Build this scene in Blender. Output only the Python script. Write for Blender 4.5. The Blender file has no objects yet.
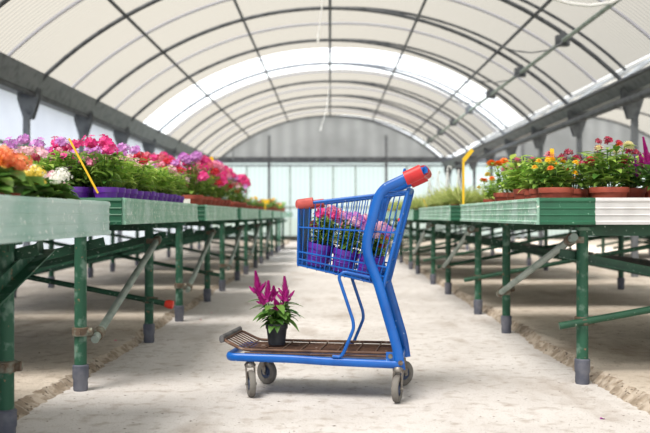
import bpy, math, random
from mathutils import Vector, Matrix
PI = math.pi
C = bpy.context.scene.collection
R = random.Random(7)
def rad(a): return math.radians(a)

# ------------------------------------------------------------------ materials
def _new(name):
    m = bpy.data.materials.new(name); m.use_nodes = True
    nt = m.node_tree; nt.nodes.clear()
    out = nt.nodes.new('ShaderNodeOutputMaterial')
    return m, nt, out
def _coords(nt, scale=(1, 1, 1)):
    tc = nt.nodes.new('ShaderNodeTexCoord'); mp = nt.nodes.new('ShaderNodeMapping')
    mp.inputs['Scale'].default_value = scale
    nt.links.new(tc.outputs['Object'], mp.inputs[0]); return mp.outputs[0]
def _noise(nt, vec, scale, detail=4, lo=.4, hi=.6):
    n = nt.nodes.new('ShaderNodeTexNoise'); n.inputs['Scale'].default_value = scale; n.inputs['Detail'].default_value = detail
    nt.links.new(vec, n.inputs['Vector'])
    r = nt.nodes.new('ShaderNodeMapRange'); r.inputs[1].default_value = lo; r.inputs[2].default_value = hi
    nt.links.new(n.outputs[0], r.inputs[0]); return r.outputs[0]
def _mix(nt, fac, a, b):
    m = nt.nodes.new('ShaderNodeMix'); m.data_type = 'RGBA'
    if isinstance(fac, (int, float)): m.inputs[0].default_value = fac
    else: nt.links.new(fac, m.inputs[0])
    for s, v in ((m.inputs[6], a), (m.inputs[7], b)):
        if isinstance(v, tuple): s.default_value = (*v, 1)
        else: nt.links.new(v, s)
    return m.outputs[2]
def _bump(nt, h, strength, dist=.01):
    b = nt.nodes.new('ShaderNodeBump'); b.inputs['Strength'].default_value = strength; b.inputs['Distance'].default_value = dist
    nt.links.new(h, b.inputs['Height']); return b.outputs[0]
def lin(r, g, b):
    f = lambda v: (v/255/12.92) if v/255 <= .04045 else ((v/255+.055)/1.055)**2.4
    return (f(r), f(g), f(b))
def mat(name, col, col2=None, rough=.5, metal=0, nscale=6, lo=.45, hi=.65, spots=None, sscale=60, slo=.62, shi=.7, bump=0, transl=0, spec=.5):
    """base colour, a second colour by soft noise, a third by fine spots."""
    m, nt, out = _new(name)
    p = nt.nodes.new('ShaderNodeBsdfPrincipled'); p.inputs['Roughness'].default_value = rough; p.inputs['Metallic'].default_value = metal
    p.inputs['Specular IOR Level'].default_value = spec
    v = _coords(nt); c = col
    if col2: c = _mix(nt, _noise(nt, v, nscale, 5, lo, hi), c, col2)
    if spots: c = _mix(nt, _noise(nt, v, sscale, 3, slo, shi), c, spots)
    if isinstance(c, tuple): p.inputs['Base Color'].default_value = (*c, 1)
    else: nt.links.new(c, p.inputs['Base Color'])
    if bump: nt.links.new(_bump(nt, _noise(nt, v, nscale*6, 4, .3, .7), bump, .004), p.inputs['Normal'])
    nt.links.new(p.outputs[0], out.inputs[0])
    return m
def leaf_mat(name, a, b, tr=.3):
    m, nt, out = _new(name)
    g = nt.nodes.new('ShaderNodeNewGeometry')
    c = _mix(nt, g.outputs['Random Per Island'], a, b)
    p = nt.nodes.new('ShaderNodeBsdfPrincipled'); p.inputs['Roughness'].default_value = .42; nt.links.new(c, p.inputs['Base Color'])
    t = nt.nodes.new('ShaderNodeBsdfTranslucent'); nt.links.new(c, t.inputs[0])
    s = nt.nodes.new('ShaderNodeMixShader'); s.inputs[0].default_value = tr
    nt.links.new(p.outputs[0], s.inputs[1]); nt.links.new(t.outputs[0], s.inputs[2]); nt.links.new(s.outputs[0], out.inputs[0])
    return m
def sheet_mat(name, col, trans=.2, diff=.25, stripe_axis=None, stripe=60, amount=.06, dark=None, through=(1, 1, 1)):
    """milky polycarbonate: translucent + a little diffuse + a little straight-through light"""
    m, nt, out = _new(name); v = _coords(nt)
    c = col
    if stripe_axis is not None:
        w = nt.nodes.new('ShaderNodeTexWave'); w.wave_type = 'BANDS'; w.bands_direction = 'XYZ'[stripe_axis]
        w.inputs['Scale'].default_value = stripe; w.inputs['Distortion'].default_value = 0
        nt.links.new(v, w.inputs['Vector'])
        r = nt.nodes.new('ShaderNodeMapRange'); r.inputs[4].default_value = amount; nt.links.new(w.outputs[1], r.inputs[0])
        c = _mix(nt, r.outputs[0], c, tuple(x*.35 for x in col))
    if dark: c = _mix(nt, _noise(nt, v, .9, 4, .4, .7), c, dark)
    t = nt.nodes.new('ShaderNodeBsdfTranslucent'); d = nt.nodes.new('ShaderNodeBsdfDiffuse'); x = nt.nodes.new('ShaderNodeBsdfTransparent')
    x.inputs[0].default_value = (*through, 1)
    for n in (t, d):
        if isinstance(c, tuple): n.inputs[0].default_value = (*c, 1)
        else: nt.links.new(c, n.inputs[0])
    a = nt.nodes.new('ShaderNodeMixShader'); a.inputs[0].default_value = diff
    nt.links.new(t.outputs[0], a.inputs[1]); nt.links.new(d.outputs[0], a.inputs[2])
    b = nt.nodes.new('ShaderNodeMixShader'); b.inputs[0].default_value = trans
    nt.links.new(a.outputs[0], b.inputs[1]); nt.links.new(x.outputs[0], b.inputs[2]); nt.links.new(b.outputs[0], out.inputs[0])
    return m

def concrete(name, a, b, dirt, spots):
    m, nt, out = _new(name); v = _coords(nt)
    p = nt.nodes.new('ShaderNodeBsdfPrincipled'); p.inputs['Roughness'].default_value = .9; p.inputs['Specular IOR Level'].default_value = .2
    c = _mix(nt, _noise(nt, v, 1.3, 6, .35, .65), a, b)
    c = _mix(nt, _noise(nt, v, 14, 8, .52, .85), c, dirt)
    c = _mix(nt, _noise(nt, _coords(nt, (1, .35, 1)), 3.1, 8, .56, .8), c, dirt)
    c = _mix(nt, _noise(nt, v, 38, 3, .66, .72), c, spots)
    c = _mix(nt, _noise(nt, v, 150, 2, .62, .74), c, spots)
    nt.links.new(c, p.inputs['Base Color'])
    nt.links.new(_bump(nt, _noise(nt, v, 60, 8, .2, .8), .35, .006), p.inputs['Normal'])
    nt.links.new(p.outputs[0], out.inputs[0]); return m

M = {}
M['path'] = concrete('path_concrete', lin(212, 209, 208), lin(194, 190, 188), lin(156, 144, 134), lin(98, 88, 80))
M['slab'] = concrete('slab_concrete', lin(206, 196, 184), lin(180, 169, 156), lin(144, 128, 112), lin(100, 88, 76))
M['rubble'] = mat('crumbled_edge', lin(186, 174, 160), lin(146, 132, 116), rough=.95, nscale=22, lo=.4, hi=.6, spots=lin(100, 88, 76), sscale=45, slo=.6, shi=.66, bump=.8)
M['earth'] = mat('outside_ground', lin(120, 118, 96), lin(96, 104, 78), rough=.95, nscale=.6)
M['roof'] = sheet_mat('milky_polycarbonate', (.135,.120,.094), .24, .2, 1, 3.6, .7, through=(1,.96,.89))
M['roof_clear'] = sheet_mat('clear_polycarbonate', lin(240, 245, 246), .78, .2, through=(.97, .98, .98))
M['wall'] = sheet_mat('wall_polycarbonate', (.36,.39,.46), .16, .2, 1, 5, .6, (.24,.26,.32))
M['gable'] = sheet_mat('grey_polycarbonate', (.35,.35,.37), .05, .25, 0, .7, .3, (.22,.22,.23))
M['endwall'] = sheet_mat('end_polycarbonate', (.60,.70,.71), .22, .2, 0, 2.2, .2, through=(.9, .98, 1))
M['galv'] = mat('galvanised_steel', lin(120, 124, 130), lin(92, 96, 104), rough=.5, metal=.4, nscale=9)
M['galv_dark'] = mat('dark_steel', lin(88, 92, 98), lin(62, 66, 73), rough=.6, metal=.3, nscale=9)
M['galv_pale'] = mat('pale_steel_pipe', lin(150, 162, 156), lin(116, 134, 126), rough=.55, metal=.35, nscale=9)
M['hoop_ghost'] = mat('outer_hoop_shadow', lin(176, 178, 190), rough=.7)  # lavender grey standing in for the outer hoops' shadow through the sheet
M['white_plastic'] = mat('white_plastic', lin(228, 230, 232), rough=.4)
M['bench_dark'] = mat('dark_green_paint', lin(32, 96, 70), lin(24, 80, 58), rough=.5, nscale=5, spots=lin(150, 190, 170), sscale=70, slo=.68, shi=.72)
M['bench_light'] = mat('faded_green_paint', lin(128, 176, 154), lin(170, 200, 190), rough=.6, nscale=7, spots=lin(225, 232, 226), sscale=60, slo=.6, shi=.68)
M['bench_pale'] = mat('pale_green_paint', lin(176, 202, 198), lin(140, 180, 170), rough=.6, nscale=4, spots=lin(225, 232, 230), sscale=55, slo=.62, shi=.7)
M['bench_white'] = mat('whitish_paint', lin(200, 200, 202), lin(186, 186, 188), rough=.6, nscale=9)
M['tray_mesh'] = mat('bench_tray', lin(120, 124, 116), lin(84, 82, 72), rough=.9, nscale=12)
M['leg_green'] = mat('leg_green_paint', lin(24, 76, 54), lin(18, 60, 44), rough=.5, nscale=10, spots=lin(150, 170, 156), sscale=70, slo=.66, shi=.7)
M['leg_worn'] = mat('worn_green_paint', lin(30, 84, 62), lin(104, 134, 120), rough=.6, nscale=16, lo=.54, hi=.66, spots=lin(140, 108, 84), sscale=34, slo=.66, shi=.72)
M['foot'] = mat('grey_rubber_sleeve', lin(84, 88, 102), lin(110, 112, 122), rough=.7, nscale=14)
M['rust'] = mat('rusty_coupler', lin(104, 88, 74), lin(132, 136, 124), rough=.7, metal=.3, nscale=30)
M['beam_dark'] = mat('dark_wet_beam', lin(56, 56, 50), lin(34, 52, 42), rough=.7, nscale=6)
M['red_cap'] = mat('red_plastic_cap', lin(228, 62, 44), rough=.4)
M['blue'] = mat('cart_blue_paint', lin(0, 92, 180), lin(0, 80, 164), rough=.33, nscale=9, spots=lin(130, 165, 205), sscale=55, slo=.7, shi=.73)
M['cart_red'] = mat('cart_red_plastic', lin(196, 34, 40), lin(180, 28, 36), rough=.45, nscale=20)
M['cart_red_faded'] = mat('faded_red_plastic', lin(190, 82, 78), lin(168, 66, 64), rough=.6, nscale=24)
M['tray_rust'] = mat('brown_rusted_wire', lin(104, 76, 60), lin(72, 50, 42), rough=.6, metal=.25, nscale=18, spots=lin(150, 130, 118), sscale=40)
M['tray_grey'] = mat('grey_rubber_bumper', lin(104, 104, 106), lin(76, 76, 80), rough=.7, nscale=20)
M['deck_panel'] = mat('deck_panel', lin(52, 62, 108), lin(84, 84, 100), rough=.45, nscale=8)
M['caster'] = mat('caster_steel', lin(138, 134, 128), lin(96, 78, 64), rough=.45, metal=.6, nscale=25)
M['tyre'] = mat('grey_tyre', lin(118, 115, 110), lin(88, 83, 78), rough=.85, nscale=18)
M['hub'] = mat('dark_blue_hub', lin(54, 70, 100), rough=.5)
M['purple'] = mat('purple_pot', lin(104, 44, 168), lin(90, 34, 150), rough=.4, nscale=8)
M['terracotta'] = mat('terracotta_pot', lin(156, 72, 54), lin(132, 54, 42), rough=.7, nscale=12)
M['black_pot'] = mat('black_pot', lin(38, 40, 44), lin(52, 54, 58), rough=.5, nscale=14)
M['soil'] = mat('potting_soil', lin(62, 46, 34), lin(36, 28, 22), rough=.95, nscale=60)
M['leaf'] = leaf_mat('fresh_leaf', lin(66, 116, 46), lin(168, 202, 96), .35)
M['leaf_bright'] = leaf_mat('bright_leaf', lin(112, 170, 56), lin(212, 232, 124), .4)
M['leaf_dark'] = leaf_mat('dark_leaf', lin(50, 98, 46), lin(118, 164, 74))
M['leaf_broad'] = leaf_mat('broad_leaf', lin(76, 126, 56), lin(120, 158, 70))
M['grass'] = leaf_mat('pale_grass_blade', lin(150, 172, 86), lin(216, 220, 150), .4)
M['stem'] = mat('green_stem', lin(116, 150, 82), rough=.6)
M['stake'] = mat('yellow_stake', lin(240, 196, 40), rough=.5)
M['label'] = mat('white_label', lin(236, 236, 230), rough=.6)
M['debris'] = mat('dry_leaf_debris', lin(112, 88, 64), rough=.9)
FL = {}
def petal(n, a, b): FL[n] = leaf_mat(n + '_petal', a, b, .25)
petal('hot_pink', lin(226, 34, 134), lin(240, 84, 160)); petal('pink', lin(240, 130, 178), lin(246, 176, 204))
petal('pale_pink', lin(244, 186, 206), lin(250, 216, 226)); petal('lilac', lin(206, 120, 214), lin(222, 164, 228))
petal('red', lin(204, 24, 48), lin(224, 44, 70)); petal('purple', lin(140, 20, 140), lin(170, 40, 168))
petal('magenta', lin(162, 14, 124), lin(196, 36, 150)); petal('orange', lin(240, 116, 30), lin(250, 150, 50))
petal('salmon', lin(238, 120, 70), lin(246, 160, 110)); petal('yellow', lin(250, 196, 24), lin(252, 220, 60))
petal('lemon', lin(244, 214, 70), lin(250, 232, 120)); petal('white', lin(240, 240, 232), lin(250, 250, 246))
petal('cream', lin(244, 236, 190), lin(250, 246, 216)); petal('orange_red', lin(214, 66, 34), lin(232, 96, 48)); petal('rose', lin(222, 92, 120), lin(236, 128, 150))
petal('crimson', lin(150, 20, 60), lin(186, 34, 76))

# ------------------------------------------------------------------ mesh helpers
class MB:
    def __init__(s): s.v = []; s.f = []
    def add(s, vs, fs):
        n = len(s.v); s.v += [tuple(p) for p in vs]; s.f += [tuple(i+n for i in f) for f in fs]
    def box(s, a, b):
        x0, y0, z0 = a; x1, y1, z1 = b
        s.add([(x0,y0,z0),(x1,y0,z0),(x1,y1,z0),(x0,y1,z0),(x0,y0,z1),(x1,y0,z1),(x1,y1,z1),(x0,y1,z1)],
              [(0,3,2,1),(4,5,6,7),(0,1,5,4),(1,2,6,5),(2,3,7,6),(3,0,4,7)])
    def tube(s, pts, r, n=8, r2=None, side=None, cap=True, closed=False):
        """tube along pts; r = half-size along `side`, r2 = half-size across it (oval)"""
        pts = [Vector(p) for p in pts]
        if r2 is None: r2 = r
        N = len(pts); rings = []; prev = None
        for i, p in enumerate(pts):
            if closed: t = (pts[(i+1) % N]-pts[i-1]).normalized()
            elif i == 0: t = (pts[1]-p).normalized()
            elif i == N-1: t = (p-pts[i-1]).normalized()
            else: t = ((pts[i+1]-p).normalized()+(p-pts[i-1]).normalized()).normalized()
            if prev is None:
                a = Vector(side) if side else (Vector((0,0,1)) if abs(t.z) < .9 else Vector((1,0,0)))
            else: a = prev
            a = (a - t*a.dot(t)).normalized(); prev = a; b = t.cross(a)
            rr = r[i] if isinstance(r, (list, tuple)) else r; q = rr if isinstance(r, (list, tuple)) else r2
            rings.append([p + a*math.cos(2*PI*k/n)*rr + b*math.sin(2*PI*k/n)*q for k in range(n)])
        vs = [v for ring in rings for v in ring]; fs = []
        for i in range(N if closed else N-1):
            j = (i+1) % N
            for k in range(n): fs.append((i*n+k, i*n+(k+1) % n, j*n+(k+1) % n, j*n+k))
        if cap and not closed:
            fs.append(tuple(range(n-1, -1, -1))); fs.append(tuple((N-1)*n+k for k in range(n)))
        s.add(vs, fs)
    def bar(s, a, b, w, h, up=(0,0,1)):
        """rectangular bar between two points"""
        a, b = Vector(a), Vector(b); t = (b-a).normalized(); u = Vector(up); u = (u-t*u.dot(t)).normalized(); c = t.cross(u)
        vs = [p + c*x*w/2 + u*y*h/2 for p in (a, b) for x, y in ((-1,-1),(1,-1),(1,1),(-1,1))]
        s.add(vs, [(3,2,1,0),(4,5,6,7),(0,1,5,4),(1,2,6,5),(2,3,7,6),(3,0,4,7)])
    def angle(s, a, b, w, up=(0,0,1), t=.006):
        """L-section (angle iron) member"""
        a, b = Vector(a), Vector(b); d = (b-a).normalized(); u = Vector(up); u = (u-d*u.dot(d)).normalized(); c = d.cross(u)
        pr = [(0,0),(w,0),(w,t),(t,t),(t,w),(0,w)]
        vs = [p + c*x + u*(y-w/2) for p in (a, b) for x, y in pr]
        s.add(vs, [tuple(range(5,-1,-1)), tuple(range(6,12))] + [(i,(i+1)%6,6+(i+1)%6,6+i) for i in range(6)])
    def lathe(s, prof, n=20, o=(0,0,0), axis='z', cap=True):
        o = Vector(o); vs = []; m = len(prof)
        for r, z in prof:
            for k in range(n):
                x, y = r*math.cos(2*PI*k/n), r*math.sin(2*PI*k/n)
                vs.append(o + (Vector((x,y,z)) if axis == 'z' else Vector((x,z,y)) if axis == 'y' else Vector((z,x,y))))
        fs = [(i*n+k, i*n+(k+1)%n, (i+1)*n+(k+1)%n, (i+1)*n+k) for i in range(m-1) for k in range(n)]
        if cap: fs += [tuple(range(n-1,-1,-1)), tuple((m-1)*n+k for k in range(n))]
        s.add(vs, fs)
    def extrude(s, poly, a, b, axis=1):
        """polygon in the plane across `axis`, extruded from a to b"""
        def P(p, t): return {0:(t,p[0],p[1]), 1:(p[0],t,p[1]), 2:(p[0],p[1],t)}[axis]
        n = len(poly)
        s.add([P(p,a) for p in poly]+[P(p,b) for p in poly], [tuple(range(n-1,-1,-1)), tuple(range(n,2*n))]+[(i,(i+1)%n,n+(i+1)%n,n+i) for i in range(n)])
    def build(s, name, m, parent=None, smooth=False):
        me = bpy.data.meshes.new(name); me.from_pydata(s.v, [], s.f); me.validate(); me.update()
        if smooth:
            for p in me.polygons: p.use_smooth = True
        me.materials.append(m)
        o = bpy.data.objects.new(name, me); C.objects.link(o)
        if parent: o.parent = parent
        return o
def sm(o, ang=40):
    me = o.data
    for p in me.polygons: p.use_smooth = True
    try: me.set_sharp_from_angle(angle=rad(ang))
    except Exception: pass
    return o
def fillet(pts, r, n=5):
    pts = [Vector(p) for p in pts]; out = [pts[0]]
    for i in range(1, len(pts)-1):
        p, a, b = pts[i], pts[i-1], pts[i+1]
        d = min(r, (a-p).length*.45, (b-p).length*.45)
        A = p+(a-p).normalized()*d; B = p+(b-p).normalized()*d
        for k in range(n+1):
            t = k/n; out.append(A*(1-t)**2 + p*2*t*(1-t) + B*t*t)
    out.append(pts[-1]); return out
def empty(name, loc, rz=0):
    o = bpy.data.objects.new(name, None); C.objects.link(o); o.location = loc; o.rotation_euler = (0,0,rz); o.empty_display_size = .05
    return o
def tag(o, label=None, cat=None, group=None, kind=None):
    if label: o['label'] = label
    if cat: o['category'] = cat
    if group: o['group'] = group
    if kind: o['kind'] = kind
    return o
KIDS = {}
def kids(o):
    if o.name not in KIDS: KIDS[o.name] = [c for c in C.objects if c.parent == o]
    return KIDS[o.name]
def struct(o): o['kind'] = 'structure'; return o
tn = [0]
def trim(mb, m):
    tn[0] += 1; return sm(struct(mb.build('trim_%d' % tn[0], m)))

# ------------------------------------------------------------------ the greenhouse
CAMH = .8; YE = 28.2; YF = -3.0; PITCH = 2.45
HOOPS = [YE-PITCH*k for k in range(0, 12)]
RC, ZC, XE = 5.1, -1.2, 3.62
BAY = 7.5
def arc(cx, r, x0, x1, n=24):
    return [(cx+x0+(x1-x0)*i/n, ZC+math.sqrt(r*r-(x0+(x1-x0)*i/n)**2)) for i in range(n+1)]
LIFT = .045     # roof vent on the right half, hinged at the ridge and lifted
def vent_arc(r, n=18):
    out = []
    for x, z in arc(0, r, 0, XE, n):
        out.append((x*math.cos(LIFT)-(z-3.9)*math.sin(LIFT)*-1*0, z + x*LIFT)); 
    return out
# floor
b = MB(); b.add([(-1.5,YF,0),(1.6,YF,0),(1.6,YE,0),(-1.5,YE,0)],[(0,1,2,3)])
floor = struct(b.build('floor', M['path']))
def slab(x0, x1, z, rnd):
    """raised side slab with an uneven broken edge towards the path (x0)"""
    b = MB(); n = 1100; vs = []; fs = []; sg = 1 if x1 > x0 else -1
    for i in range(n+1):
        y = YF+(YE-YF)*i/n
        w = .02*math.sin(y*2.1)+.015*math.sin(y*5.3+1)+rnd.uniform(-.02,.02)
        vs += [(x1,y,z),(x0+sg*(.055+w),y,z),(x0+sg*(.03+w*.8),y,z*.55+rnd.uniform(-.009,.007)),(x0+w*sg*.6-sg*.005,y,-.004)]
    for i in range(n):
        for k in range(3):
            q = (i*4+k, i*4+k+1, i*4+k+5, i*4+k+4); fs.append(q if sg < 0 else q[::-1])
    b.add(vs, fs); return b
sl = struct(slab(-1.2, -4.2, .035, R).build('floor_slab_left', M['slab']))
sr = struct(slab(1.26, 11.6, .05, R).build('floor_slab_right', M['slab']))
for o, s_ in ((sl,-1),(sr,1)):
    o.data.materials.append(M['rubble'])
    for i, p in enumerate(o.data.polygons):
        if i % 3: p.material_index = 1
b = MB(); b.add([(-300,-300,-.06),(300,-300,-.06),(300,300,-.06),(-300,300,-.06)],[(0,1,2,3)])
struct(b.build('floor_outside', M['earth']))
# roof sheets
def sheet(prof, y0, y1, m, name):
    b = MB(); n = len(prof); b.add([(x,y0,z) for x, z in prof]+[(x,y1,z) for x, z in prof], [(i,i+1,n+i+1,n+i) for i in range(n-1)])
    o = b.build(name, m, smooth=True); return struct(o)
GAP = (17.0, 19.45)
rs = RC+.05
left = arc(0, rs, -3.6, 0); right = vent_arc(rs)
for prof in (left, right):
    sheet(prof, YF, GAP[0], M['roof'], 'ceiling'); sheet(prof, GAP[1], YE+.1, M['roof'], 'ceiling')
    tn[0] += 0; sheet(prof, GAP[0], GAP[1], M['roof_clear'], 'window_%d' % (1 if prof is left else 2))
sheet(arc(BAY, rs, -2.5, 3.6), YF, YE+.1, M['roof'], 'ceiling')
sheet(arc(BAY, rs, -3.6, -2.5, 6), YF, YE+.1, M['roof_clear'], 'window_3')  # clear strip added so the gap above the right gutter shows white
for i, y in enumerate(HOOPS):
    b = MB(); b.tube([(x,y,z) for x, z in arc(0, RC, -XE, XE, 40)], .028, 8); trim(b, M['galv_dark'])
    b = MB(); b.tube([(x,y+.02,z-.045) for x, z in vent_arc(rs)][1:], .02, 6); trim(b, M['galv_dark'])
    if i < 9:
        b = MB(); b.tube([(x,y,z) for x, z in arc(BAY, RC, -XE, XE, 30)], .028, 6); trim(b, M['galv_dark'])
    if y-PITCH/2 > 2:
        b = MB(); b.tube([(x,y-PITCH/2,z) for x, z in arc(0, rs-.022, -3.6, 0, 22)], .02, 6)  # outer hoop's shadow put in as a pale strip below the sheet
        trim(b, M['hoop_ghost'])
        b = MB(); b.tube([(x,y-PITCH/2,z-.022) for x, z in vent_arc(rs)], .02, 6); trim(b, M['hoop_ghost'])
for X in (-2.5, -1.3, 0, 1.3, 2.5):
    z = ZC+math.sqrt(RC*RC-X*X)
    b = MB(); b.tube([(X,YF,z),(X,YE,z)], .022, 8); trim(b, M['galv_dark'])
for X in (BAY-2.5, BAY, BAY+2.5):
    z = ZC+math.sqrt(RC*RC-(X-BAY)**2)
    b = MB(); b.tube([(X,YF,z),(X,YE,z)], .022, 6); trim(b, M['galv_dark'])
# gutters
def gutter(cx, top_in, m=M['galv']):
    b = MB(); t = top_in
    b.extrude([(cx-.27,t),(cx-.15,2.30),(cx+.15,2.30),(cx+.27,t),(cx+.25,t),(cx+.135,2.33),(cx-.135,2.33),(cx-.25,t)], YF, YE)
    trim(b, m)
    b = MB(); b.extrude([(cx-.3,t-.02),(cx-.21,t-.02),(cx-.21,t+.01),(cx-.3,t+.01)], YF, YE); trim(b, M['galv_dark'])
gutter(-3.75, 2.53); gutter(3.78, 2.425); gutter(3.75+BAY, 2.53)
b = MB(); b.tube([(3.6,YF,2.19),(3.6,YE,2.19)], .05, 10); trim(b, M['galv_dark'])
b = MB(); b.tube([(-3.62,YF,2.27),(-3.62,YE,2.27)], .03, 8); trim(b, M['galv_dark'])
# posts, each with its gusset plate
for sx, X in ((-1,-3.72),(1,3.72)):
    for y in HOOPS[:12]:
        b = MB(); b.box((X-.035,y-.035,0),(X+.035,y+.035,2.3)); trim(b, M['galv'])
        b = MB()
        poly = [(-.13,2.44),(.13,2.44),(.13,2.22),(.055,1.98),(-.055,1.98),(-.13,2.22)]
        for dy in (-.05,.042): b.extrude([(X-sx*.03+p[0],p[1]) for p in poly], y+dy, y+dy+.008)
        b.box((X-sx*.03-.13,y-.05,2.42),(X-sx*.03+.13,y+.05,2.44))
        for bx in (-.09,.09):
            for bz in (2.38,2.27): b.lathe([(.013,-.065),(.013,-.05)], 8, (X-sx*.03+bx,y,bz), 'y')
        b.lathe([(.013,-.065),(.013,-.05)], 8, (X-sx*.03,y,2.04), 'y')
        trim(b, M['galv'])
# walls
def vwall(name, pts, m):
    b = MB(); b.add(pts, [tuple(range(len(pts)))]); return struct(b.build(name, m))
vwall('wall_left', [(-3.9,YF,.22),(-3.9,YE,.22),(-3.9,YE,2.4),(-3.9,YF,2.4)], M['wall'])
b = MB(); b.box((-3.97,YF,0),(-3.87,YE,.24)); struct(b.build('baseboard_left', M['beam_dark']))
b = MB(); b.tube([(-3.66,YF,1.62),(-3.66,YE,1.62)], .024, 8); trim(b, M['galv_pale'])
vwall('wall_right', [(11.4,YF,.22),(11.4,YE,.22),(11.4,YE,2.5),(11.4,YF,2.5)], M['wall'])
b = MB(); b.box((11.37,YF,0),(11.47,YE,.24)); struct(b.build('baseboard_right', M['beam_dark']))
for cx, nm in ((0,'wall_back_gable'),(BAY,'wall_back_gable_right')):
    pr = arc(cx, rs, -3.6, 3.6, 30)
    vwall(nm, [(cx-3.75,YE+.04,2.5)]+[(x,YE+.04,z) for x, z in pr]+[(cx+3.75,YE+.04,2.5)], M['gable'])
vwall('wall_back', [(-3.9,YE+.05,.16),(11.4,YE+.05,.16),(11.4,YE+.05,2.5),(-3.9,YE+.05,2.5)], M['endwall'])
b = MB(); b.box((-3.95,YE,-.02),(11.4,YE+.2,.16)); struct(b.build('baseboard_back', M['beam_dark']))
b = MB(); b.box((-3.8,YE-.12,2.44),(11.3,YE,2.62)); trim(b, M['galv_dark'])
b = MB(); b.box((-3.8,YE-.10,2.33),(11.3,YE-.02,2.38)); trim(b, M['galv'])
b = MB(); b.box((-3.8,YE-.06,1.02),(11.3,YE,1.08)); trim(b, M['galv_pale'])
for X in (-1.9,1.75,6,9.4):
    b = MB(); b.box((X-.04,YE-.1,0),(X+.04,YE-.02,3.3)); trim(b, M['galv'])
for X in (-3.3,-2.6,-1.25,-.6,.1,.8,2.4,3.1):
    b = MB(); b.box((X-.02,YE-.03,.15),(X+.02,YE+.02,2.35)); trim(b, M['galv_pale'])
b = MB(); b.tube([(-3.0,YE-.25,2.5),(-3.0,YE-.25,2.95)], .02, 6); trim(b, M['galv'])

# roof vent drive shaft with junction boxes and curved racks
vs_ = empty('vent_drive_shaft', (2.84,0,2.93)); tag(vs_, 'long pale pipe shaft with junction boxes under the right side of the roof', 'drive shaft')
b = MB(); b.tube([(0,4,0),(0,YE-.4,0)], .026, 8); sm(b.build('shaft', M['galv_pale'], vs_))
for y in HOOPS[1:10]:
    b = MB(); b.box((-.08,y-.05,-.06),(.08,y+.05,.07)); b.box((-.03,y-.03,.06),(.03,y+.03,.12)); b.build('junction_box', M['galv_dark'], vs_)
    if y < 17:
        b = MB(); b.tube([(-.76,y-.12,-.09),(-.6,y-.12,-.14),(-.4,y-.11,-.16),(-.2,y-.10,-.13),(-.05,y-.08,-.05),(.02,y-.06,.02)], .016 if y < 10 else .009, 6); sm(b.build('curved_rack', M['white_plastic' if y < 10 else 'galv'], vs_))
# hanging strings
for k, (x, y, z0, z1, dx) in enumerate(((-.07,11.05,3.86,3.02,-.07),(.0,20.85,3.86,2.86,-.2))):
    b = MB(); b.tube([(0,0,0),(dx*.4,0,(z1-z0)*.6),(dx,0,z1-z0)], .008, 6)
    b.tube([(dx,0,z1-z0),(dx*1.1,0,z1-z0-.1)], .014, 6)
    o = sm(b.build('drip_hose', M['white_plastic'])); o.location = (x,y,z0)
    tag(o, ('thin white hose hanging from the near roof ridge at top centre', 'thin white hose hanging below the bright clear roof band')[k], 'hose')

# ------------------------------------------------------------------ benches
def ribbed_rail(p, q, zt, zb, out, m, name, parent):
    """channel with pressed ribs; p,q = ends in x,y; out = outward direction"""
    prof = [(0,zt+.002),(.012,zt),(.016,zt-.012),(.010,zt-.022),(.010,zt-.042),(.014,zt-.047),(.010,zt-.052),(.010,zt-.072),(.014,zt-.077),(.010,zt-.082),(.010,zb+.018),(.018,zb+.012),(.016,zb),(-.02,zb),(-.02,zb+.006),(-.002,zb+.01),(-.002,zt-.01),(-.012,zt)]
    n = len(prof); b = MB(); vs = []
    for e in (p, q): vs += [(e[0]+out[0]*d, e[1]+out[1]*d, z) for d, z in prof]
    b.add(vs, [tuple(range(n-1,-1,-1)), tuple(range(n,2*n))]+[(i,(i+1)%n,n+(i+1)%n,n+i) for i in range(n)])
    return b.build(name, m, parent)
def coupler(parent, p, m=M['rust'], r=.034):
    b = MB(); b.lathe([(r,-.02),(r+.005,-.017),(r+.005,.017),(r,.02)], 14, p)
    b.lathe([(.014,-.05),(.014,.0)], 10, (p[0],p[1]-.0,p[2]), 'y'); b.lathe([(.018,.0),(.018,.055)], 10, p, 'x' if p[0] < 1 else 'x')
    return sm(b.build('coupler', m, parent))
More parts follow.
